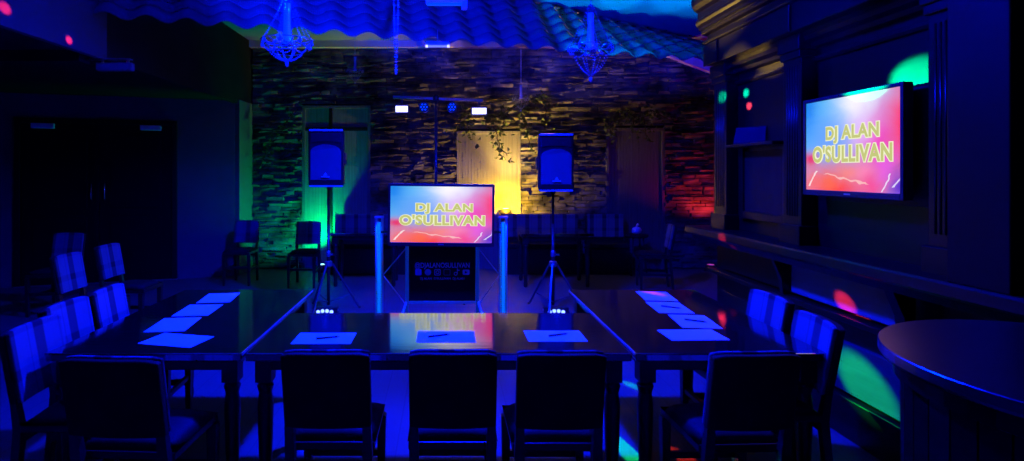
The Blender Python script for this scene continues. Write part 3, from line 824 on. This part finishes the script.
for (ya, yb) in pil:
    bpart(MB().box(XE - .016, XE, yb - .02, ya + .02 if ya < 4.9 else ya, 2.532, 2.714), 'ressaut_block', M['bar'], bevel=.004)
    m_ = MB().box(XP, XR, yb, ya, 1.10, 2.53)
    pl = bpart(m_, 'pilaster', M['bar'], bevel=.005)
    wd = ya - yb; m_ = MB(); n = 5
    for k in range(n):
        y_ = yb + .03 + (wd - .06) * (k + .5) / n
        m_.tube([(XP + .003, y_, 1.30), (XP + .003, y_, 2.32)], .008, 8)
    fl = bpart(m_, 'fluting', M['bar'], smooth=True); fl.parent = pl
    cp = bpart(MB().box(XP - .03, XR, yb - .02, ya + .02, 2.42, 2.53).box(XP - .018, XR, yb - .01, ya + .01, 2.37, 2.42), 'capital', M['bar'], bevel=.006); cp.parent = pl
    bs = bpart(MB().box(XP - .025, XR, yb - .015, ya + .015, 1.10, 1.24), 'plinth_block', M['bar'], bevel=.006); bs.parent = pl
bays = [(3.94, 4.735), (2.76, 3.74), (1.4, 2.20)]
bpart(MB().box(2.24, XR, 2.22, 2.50, 1.11, 2.60), 'column', M['bar_black'], bevel=.006)
bpart(MB().box(XR-.1, XR, 2.50, 2.56, 1.11, 2.53), 'column_return', M['bar'])
for i, (a, c) in enumerate(bays):
    bpart(ext([(XR, 2.42), (XR - .04, 2.43), (XR - .055, 2.455), (XR - .085, 2.475), (XR - .10, 2.50), (XR - .10, 2.53), (XR, 2.53)], a, c), 'bay_cornice', M['bar'])
    bpart(ext([(XR, 2.33), (XR - .02, 2.335), (XR - .03, 2.35), (XR - .03, 2.365), (XR, 2.375)], a, c), 'bay_moulding', M['bar'])
# bay with the small shelf
bpart(MB().box(XR - .13, XR, 4.02, 4.70, 1.80, 1.825), 'bay_shelf', M['bar'], bevel=.004)
bpart(MB().box(XR - .02, XR, 4.06, 4.60, 1.28, 1.77), 'bay_panel', M['barpanel'], bevel=.004)
m_ = MB().box(XR - .035, XR, 4.0, 4.06, 1.22, 1.80).box(XR - .035, XR, 4.60, 4.66, 1.22, 1.80).box(XR - .035, XR, 4.06, 4.60, 1.22, 1.28)
bpart(m_, 'bay_panel_frame', M['bar'], bevel=.004)
bpart(MB().box(XR - .02, XR, 1.5, 2.30, 1.30, 1.95), 'bay_panel', M['barpanel'], bevel=.004)
# ledge
bpart(ext([(XLg, 1.05), (XLg + .02, 1.035), (2.62, 1.035), (2.62, 1.11), (XLg + .012, 1.11), (XLg, 1.098)], 2.14, 5.18), 'ledge', M['bar'])
bpart(ext([(XLg + .07, .985), (2.6, .985), (2.6, 1.035), (XLg + .04, 1.035)], 2.14, 5.15), 'ledge_moulding', M['bar'])
# lower wall
bpart(MB().box(XLow + .04, XLow + .2, Y0, 5.1, 0, .99), 'lower_wall', M['bar'])
bpart(MB().box(XLow - .03, XLow + .04, Y0, 5.1, 0, .24), 'skirting', M['bar'], bevel=.006)
bpart(MB().box(XLow - .06, XLow + .04, 2.14, 5.1, .70, .735), 'seat_rail', M['bar'], bevel=.006)
for (a, c) in ((3.0, 3.95), (4.0, 4.95)):
    bpart(MB().box(XLow, XLow + .04, a, c, .755, .965), 'frieze_board', M['frieze'] if a < 3.5 else M['bar'], bevel=.004)
    bpart(MB().box(XLow, XLow + .04, a, c, .26, .56), 'lower_board', M['barlow'] if a < 3.5 else M['bar'], bevel=.004)
bpart(ext([(XLg + .1, .985), (XLow, .985), (XLow, .62), (XLow - .04, .66), (XLg + .16, .84)], 2.9, 2.97), 'bracket', M['bar'], bevel=.004)
bpart(ext([(XLg + .1, .985), (XLow, .985), (XLow, .62), (XLow - .04, .66), (XLg + .16, .84)], 3.96, 4.0), 'bracket', M['bar'], bevel=.004)

# folded menu card on the little shelf
t = thing('menu_card', 'small folded blue card standing on the bar shelf left of the wall television', 'card', (XR - .065, 4.42, 1.825), R(-60))
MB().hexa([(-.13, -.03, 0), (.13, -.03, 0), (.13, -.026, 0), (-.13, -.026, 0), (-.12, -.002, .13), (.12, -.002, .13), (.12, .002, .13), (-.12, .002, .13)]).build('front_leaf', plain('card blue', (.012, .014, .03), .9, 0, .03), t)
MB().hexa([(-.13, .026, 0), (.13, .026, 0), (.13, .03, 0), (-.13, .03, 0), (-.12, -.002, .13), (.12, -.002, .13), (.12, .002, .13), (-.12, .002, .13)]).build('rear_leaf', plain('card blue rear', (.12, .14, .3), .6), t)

# wall television
XT = 2.355
ya, yb = XT * F / (807 - CX), XT * F / (902 - CX)
wtv, wsc = television('flat television hung on the bar wall between two pilasters', ya - yb, .555, M['screen_a'], name='television')
wtv.location = (XT, (ya + yb) / 2, 1.765); wtv.rotation_euler = (0, 0, -PI / 2)
MB().box(-.28, .28, .045, .093, -.18, .18).build('wall_bracket', M['blackmetal'], wtv)
# dark board behind the television
bpart(MB().box(XR - .03, XR, 2.80, 3.55, 1.42, 2.04), 'television_board', M['frame_dark'], bevel=.004)

# ------------------------------------------------------------------ round bar table at the right edge
t = thing('round_bar_table', 'tall round topped drum table with red brown top at the right edge', 'table', (1.885, 1.55, 0))
MB().lathe([(.50, 1.005), (.535, 1.008), (.545, 1.02), (.545, 1.047), (.542, 1.05), (.2, 1.0505)], 72).build('tabletop', M['pubtop'], t, smooth=False)
m_ = MB(); n = 40
for k in range(n):
    a0, a1 = 2 * PI * k / n, 2 * PI * (k + .93) / n
    r0 = .45; r1 = .485
    m_.hexa([(r0*math.cos(a0), r0*math.sin(a0), .12), (r1*math.cos(a0), r1*math.sin(a0), .12), (r1*math.cos(a1), r1*math.sin(a1), .12), (r0*math.cos(a1), r0*math.sin(a1), .12),
             (r0*math.cos(a0), r0*math.sin(a0), .95), (r1*math.cos(a0), r1*math.sin(a0), .95), (r1*math.cos(a1), r1*math.sin(a1), .95), (r0*math.cos(a1), r0*math.sin(a1), .95)])
m_.build('drum_boards', M['bar'], t)
MB().lathe([(.44, 0), (.44, .99)], 48).build('drum_core', M['frame_dark'], t)
MB().lathe([(.47, 0), (.495, .01), (.495, .11), (.47, .125)], 48).build('plinth', M['bar'], t)
MB().lathe([(.48, .94), (.505, .95), (.505, 1.0), (.49, 1.005)], 48).build('collar_band', M['bar'], t)
ax = Matrix.Rotation(R(100), 4, 'Z')

# ------------------------------------------------------------------ chandeliers
def catenary(a, c, sag, n):
    return [Vector(a).lerp(Vector(c), k / n) - Vector((0, 0, sag * 4 * (k / n) * (1 - k / n))) for k in range(n + 1)]
def chandelier(label, loc, s, top, group, dp=1.0):
    # loc is the ring centre, s the size factor
    t = thing('chandelier', label, 'chandelier', loc, 0, group)
    r = .2 * s
    MB().tube([(0, 0, .36 * s), (0, 0, top - loc[2])], .004, 6).build('suspension_rod', M['steel'], t)
    MB().lathe([(.05, top - loc[2] - .03), (.055, top - loc[2] - .005), (.05, top - loc[2])], 16).build('ceiling_rose', M['steel'], t)
    m_ = MB()
    pts = [(r*math.cos(2*PI*k/36), r*math.sin(2*PI*k/36), 0) for k in range(37)]
    m_.tube(pts, .004 * s, 6, False)
    pts = [(.62*r*math.cos(2*PI*k/36), .62*r*math.sin(2*PI*k/36), -.09*s) for k in range(37)]
    m_.tube(pts, .003 * s, 6, False)
    for k in range(6):
        a = 2 * PI * k / 6
        m_.tube([(0, 0, -.02*s), (.5*r*math.cos(a), .5*r*math.sin(a), -.03*s), (r*math.cos(a), r*math.sin(a), 0)], .004 * s, 6)
    m_.build('ring_frame', M['chrome'], t, smooth=True)
    MB().lathe([(.045*s, -.03*s), (.052*s, -.012*s), (.047*s, .0), (.036*s, .04*s), (.030*s, .10*s), (.026*s, .20*s), (.030*s, .30*s), (.026*s, .302*s), (.022*s, .2*s), (.026*s, .1*s), (.03*s, .05*s)], 24).build('glass_chimney', M['glass'], t, smooth=True)
    MB().lathe([(.012*s, -.05*s), (.035*s, -.035*s), (.05*s, -.03*s), (.03*s, -.028*s)], 18).build('lamp_cup', M['chrome'], t, smooth=True)
    for k in range(8):
        a = 2 * PI * k / 8
        m_ = MB()
        for p in catenary((r*math.cos(a), r*math.sin(a), .005*s), (.02*s*math.cos(a), .02*s*math.sin(a), .37*s), .03*s, 15):
            m_.ball(p, .0062 * s, 1)
        m_.build('upper_strand', M['crystal'], t)
        m_ = MB(); b2 = a + 2 * PI / 8
        for p in catenary((r*math.cos(a), r*math.sin(a), -.005*s), (r*math.cos(b2), r*math.sin(b2), -.005*s), .05*s, 9)[:-1]:
            m_.ball(p, .0075 * s, 1)
        m_.ball((r*math.cos(a), r*math.sin(a), -.03*s), .012*s, 1, (1, 1, 1.6))
        m_.build('swag', M['crystal'], t)
        m_ = MB()
        for p in catenary((.95*r*math.cos(a), .95*r*math.sin(a), -.01*s), (.1*r*math.cos(a), .1*r*math.sin(a), -.25*s*dp), .035*s, 12):
            m_.ball(p, .0080 * s, 1)
        m_.build('lower_strand', M['crystal'], t)
    MB().ball((0, 0, -.29*s*dp), .018*s, 2, (1, 1, 1.5)).build('drop', M['crystal'], t)
    return t
chandelier('crystal chandelier hanging on the left, its glass chimney cut by the top of the picture', P(287, 41, 4.25), .95, CEIL, 'crystal chandeliers', .62)
chandelier('crystal chandelier hanging on the right before the pale blue ceiling', P(591, 47, 5.0), 1.0, CEIL, 'crystal chandeliers')
chandelier('small crystal chandelier far back against the dark wall left of the lighting stand', P(355, 70, 7.9), .62, CEIL, 'crystal chandeliers')
chandelier('small crystal chandelier far back before the stone wall above the ivy', P(521, 98, 8.0), .62, CEIL, 'crystal chandeliers')
tp = P(396, 70, 4.5)
t = thing('crystal_strand', 'long thin crystal strand hanging between the two big chandeliers', 'crystal strand', tp)
for sx in (-1, 1):
    m_ = MB(); n = 64
    for k in range(n + 1):
        q = k / n; z_ = q * (CEIL - tp.z)
        m_.ball((sx * (.004 + .022 * min(1, q * 1.6)), 0, z_), .009 if k % 5 == 0 else .0058, 1)
    m_.build('strand', M['crystal'], t)
MB().ball((0, 0, -.02), .011, 1, (1, 1, 2.2)).build('drop', M['crystal'], t)
MB().box(-.04, .04, -.015, .015, CEIL - tp.z - .012, CEIL - tp.z).build('ceiling_hook', M['steel'], t)

# batten lights by the tiled roof
p_ = P(440, 2, 4.3)
t = thing('ceiling_batten', 'blue batten light cut by the top edge of the picture', 'light', (p_.x, p_.y, p_.z))
MB().box(-.11, .19, -.05, .05, -.01, .05).build('housing', M['closer'], t, bevel=.01)
MB().tube([(-.10, 0, -.018), (.17, 0, -.018)], .012, 10).build('tube', M['led_blue'], t)
MB().box(.165, .21, -.04, .04, -.055, .04).build('end_cap', M['white'], t, bevel=.008)
MB().tube([(-.08, 0, .05), (-.08, 0, CEIL - p_.z)], .006, 6).tube([(.15, 0, .05), (.15, 0, CEIL - p_.z)], .006, 6).build('hangers', M['steel'], t)
p_ = P(437.5, 46.5, 5.95)
t = thing('eave_lamp', 'small white ended strip lamp tucked under the tiled roof edge', 'light', tuple(p_))
MB().box(-.125, .125, -.03, .05, .006, .045).build('housing', plain('blue lamp cover', (.25, .4, .8), .4), t, bevel=.012)
MB().box(-.105, .105, -.032, .02, -.006, .006).build('strip', plain('strip glow', (.5, .5, .5), .4, emit=(.45, .55, 1), es=.35), t)
for sx in (-1, 1): MB().box(sx * .115 - .012, sx * .115 + .012, -.034, .02, -.008, .010).build('end_light', plain('end glow', (.7, .7, .7), .4, emit=(1, 1, 1), es=1.0), t)
MB().tube([(0, .03, .04), (0, .09, .20)], .006, 6).build('hook', M['steel'], t)

# ------------------------------------------------------------------ ivy garlands
def leaf(m_, c, s, d):
    c = Vector(c); d = Vector(d).normalized(); u = d.cross(Vector((0, 0, 1)))
    u = (u if u.length > .05 else Vector((1, 0, 0))).normalized(); w_ = d.cross(u) * .25
    a = m_.b.verts.new(c); b_ = m_.b.verts.new(c + d*s*.45 + u*s*.42 + w_*s); e = m_.b.verts.new(c + d*s); f = m_.b.verts.new(c + d*s*.45 - u*s*.42 + w_*s); g = m_.b.verts.new(c + d*s*.5)
    m_.b.faces.new((a, b_, g)); m_.b.faces.new((b_, e, g)); m_.b.faces.new((e, f, g)); m_.b.faces.new((f, a, g))
def ivy(label, paths, dens, group='ivy garlands on the stone wall'):
    t = thing('ivy_garland', label, 'plant', (paths[0][0][0], YB - .25, paths[0][0][1]), 0, group)
    lm = MB(); sm = MB(); ox, oz = paths[0][0]
    for path in paths:
        pts = [Vector((x - ox, random.uniform(-.03, .03), z - oz)) for (x, z) in path]
        fine = []
        for a, b_ in zip(pts, pts[1:]):
            k = max(2, int((b_ - a).length / .06))
            for i in range(k): fine.append(a.lerp(b_, i / k) + Vector((random.uniform(-.015, .015), random.uniform(-.02, .02), random.uniform(-.015, .015))))
        fine.append(pts[-1]); sm.tube(fine, .008, 6)
        for p in fine:
            for _ in range(dens):
                leaf(lm, p + Vector((random.gauss(0, .07), random.uniform(-.12, .04), random.gauss(0, .06))), random.uniform(.05, .10), (random.uniform(-1, 1), random.uniform(-1, .2), random.uniform(-1.2, .5)))
    lm.build('foliage', M['leaf'], t); sm.build('stems', M['stem'], t)
    return t
def W(px, py): return ((px - CX) * 9.2 / F, H - (py - CY) * 9.2 / F)
ivy('trailing ivy over the top of the yellow lit panel', [[W(455, 128), W(465, 112), W(480, 116), W(495, 118), W(512, 108), W(530, 100), W(545, 96)], [W(468, 114), W(466, 128), W(470, 140)], [W(488, 118), W(496, 136), W(500, 150), W(506, 156)], [W(503, 118), W(500, 132)], [W(520, 108), W(525, 130), W(528, 146)], [W(538, 98), W(545, 112), W(543, 124)]], 5)
ivy('dark ivy over the dim blue panel at the right of the stone wall', [[W(606, 128), W(618, 112), W(632, 118), W(648, 112), W(668, 122)], [W(612, 118), W(608, 140)], [W(640, 114), W(643, 138)], [W(632, 118), W(629, 134)]], 5)
ivy('bare slanting ivy branch left of the green lit panel', [[W(262, 168), W(270, 150), W(280, 136), W(290, 122), W(296, 112)], [W(275, 142), W(285, 150)], [W(284, 130), W(296, 128)]], 2)

# ------------------------------------------------------------------ uplights at the wall
def uplight(label, x, y, z, mat):
    t = thing('uplight', label, 'light', (x, y, z), 0, 'coloured uplights at the stone wall')
    MB().lathe([(.085, 0), (.09, .02), (.085, .07), (.06, .105)], 20).build('housing', M['black'], t, smooth=True)
    MB().lathe([(.055, .106), (.05, .112)], 20).build('lens', mat, t)
    MB().box(-.105, -.09, -.02, .02, 0, .06).box(.09, .105, -.02, .02, 0, .06).build('yoke', M['blackmetal'], t)
    return t
uplight('dark domed uplight on the bench behind the standing television, glowing yellow', .985, 9.10, .90, M['lamp_warm'])
up2 = uplight('small green uplight on the floor behind the left tripod', -2.0, 9.05, 0, M['lamp_green'])
up3 = uplight('red uplight in the far right corner of the stone wall', 4.28, 9.02, 0, M['lamp_red'])

# ------------------------------------------------------------------ lights
def lamp(kind, name, loc, energy, color, size=.03, target=None, angle=40, blend=.3, sx=None, sy=None):
    d = bpy.data.lights.new(name, kind); d.energy = energy; d.color = color
    if kind == 'AREA':
        d.shape = 'RECTANGLE'; d.size = sx; d.size_y = sy
    else: d.shadow_soft_size = size
    if kind == 'SPOT': d.spot_size = R(angle); d.spot_blend = blend
    o = bpy.data.objects.new(name, d); COL.objects.link(o); o.location = loc
    if target is not None:
        o.rotation_euler = (Vector(target) - Vector(loc)).to_track_quat('-Z', 'Y').to_euler()
    return o
BLUE = (.0, .005, 1.0)
lamp('SPOT', 'blue_ceiling_wash', (0, 4.3, 3.68), 5400, BLUE, .12, (0, 4.1, 0), 160, .95)
lamp('SPOT', 'blue_roof_fill', (-2.2, 1.2, 1.9), 4600, BLUE, .08, (-1.8, 1.2 + .643, 1.9 + .766), 82, .2)  # added spot floating in mid-air to light the roof, no fixture
lamp('SPOT', 'blue_roof_fill', (1.2, 2.6, 1.9), 650, BLUE, .05, (1.75, 2.6 + .79, 1.9 + .66), 58, .4)  # second added spot without fixture, for the right end of the roof
for x_ in (XS1, XS2): lamp('POINT', 'wash_light_glow', (x_, 6.2, .12), .9, (0, .03, 1), .01)
lamp('SPOT', 'yellow_uplight_glow', (.985, 8.93, 1.05), 165, (1, .56, .005), .03, (.985, 9.4, 1.30), 165, .25)
lamp('SPOT', 'yellow_cove_glow', (.985, 8.85, 1.05), 300, (1, .62, .16), .03, (1.3, 9.0, 3.7), 80, .6)
lamp('SPOT', 'green_uplight_glow', (-1.97, 8.93, .55), 80, (0, 1, .22), .04, (-2.25, 9.3, .9), 150, .4)
for q_ in (P(355, 70, 7.9), P(521, 98, 8.0)): lamp('POINT', 'chandelier_fill', (q_.x, q_.y - .35, q_.z + .05), 1.6, BLUE, .01)  # added points that brighten the two small chandeliers, no lamps there
lamp('POINT', 'blue_back_fill', (-.1, 7.5, 2.1), 13, BLUE, .05)  # added fill point behind the T bar, turns chandeliers and benches blue
lamp('SPOT', 'red_uplight_glow', (4.30, 8.9, .9), 26, (1, .03, .01), .04, (4.2, 9.3, 1.6), 140, .5)
# added spots in mid-air, with no fixture, wash the right ceiling cyan
for x_ in (1.75, 2.45, 3.1): lamp('SPOT', 'ceiling_fill', (min(x_, 2.15), 5.3, 1.6), 560, (0, .30, 1), .004, (x_ + .1, 6.75, 3.75), 31, .4)
# added warm spots that draw yellow streaks on the bar cornices
lamp('SPOT', 'cornice_warm_fill', (.42, 6.7, 2.35), 500, (1, .60, .05), .03, (2.25, 4.6, 2.93), 13, .6)
lamp('SPOT', 'cornice_warm_fill', (.42, 6.7, 2.35), 450, (1, .60, .05), .03, (2.4, 4.33, 2.48), 6, .6)
# moving effect light: thin coloured beams
SRC = Vector((-.1, 6.72, 2.2))
def beam(name, tgt, e, c, ang, blend=.7):
    lamp('SPOT', name, SRC, e, c, .01, tgt, ang, blend)
def on_x(px, py, X): 
    D = X * F / (px - CX); return (X, D, H - (py - CY) * D / F)
beam('red_beam', on_x(722, 238, 2.22), 14000, (1, .02, .05), 1.6)
beam('red_beam', on_x(845, 303, 2.44), 5000, (1, .02, .05), 1.7)
beam('green_beam', on_x(866, 388, 2.44), 8000, (.01, 1, .06), 4.2)
beam('green_beam', on_x(722, 97, 2.38), 9000, (0, 1, .55), 2.2)
beam('green_beam', on_x(746, 93, XR), 9000, (0, 1, .6), 1.4)
beam('red_beam', on_x(749, 106, XR), 9000, (1, .05, .1), 1.2)
beam('green_beam', on_x(918, 76, XR), 3500, (0, 1, .4), 3.0)
beam('red_beam', on_x(69, 40, -3.2), 6000, (1, .02, .10), 1.2)
beam('red_beam', on_x(5, 8, -3.2), 6000, (1, .02, .10), 1.4)
LOW = Vector((.35, 6.7, 1.25))
def low_beam(name, tgt, e, c, ang): lamp('SPOT', name, LOW, e, c, .01, tgt, ang, .25)
low_beam('green_beam', (1.08, 3.16, 0), 4500, (0, 1, .22), 2.6)
low_beam('red_beam', (1.34, 3.12, 0), 3500, (1, .03, .01), 1.6)
low_beam('cyan_beam', (1.40, 4.2, 0), 1500, (0, 1, .6), 1.6)
beam('red_beam', (1.46, 3.93, .75), 700, (1, .03, .12), 1.7)

w = bpy.data.worlds.new('world'); S.world = w; w.use_nodes = True
w.node_tree.nodes['Background'].inputs[0].default_value = (0, .01, .2, 1); w.node_tree.nodes['Background'].inputs[1].default_value = .05
S.view_settings.view_transform = 'Standard'; S.view_settings.look = 'None'
S.view_settings.exposure = 0; S.view_settings.gamma = 1; S.view_settings.use_curve_mapping = False
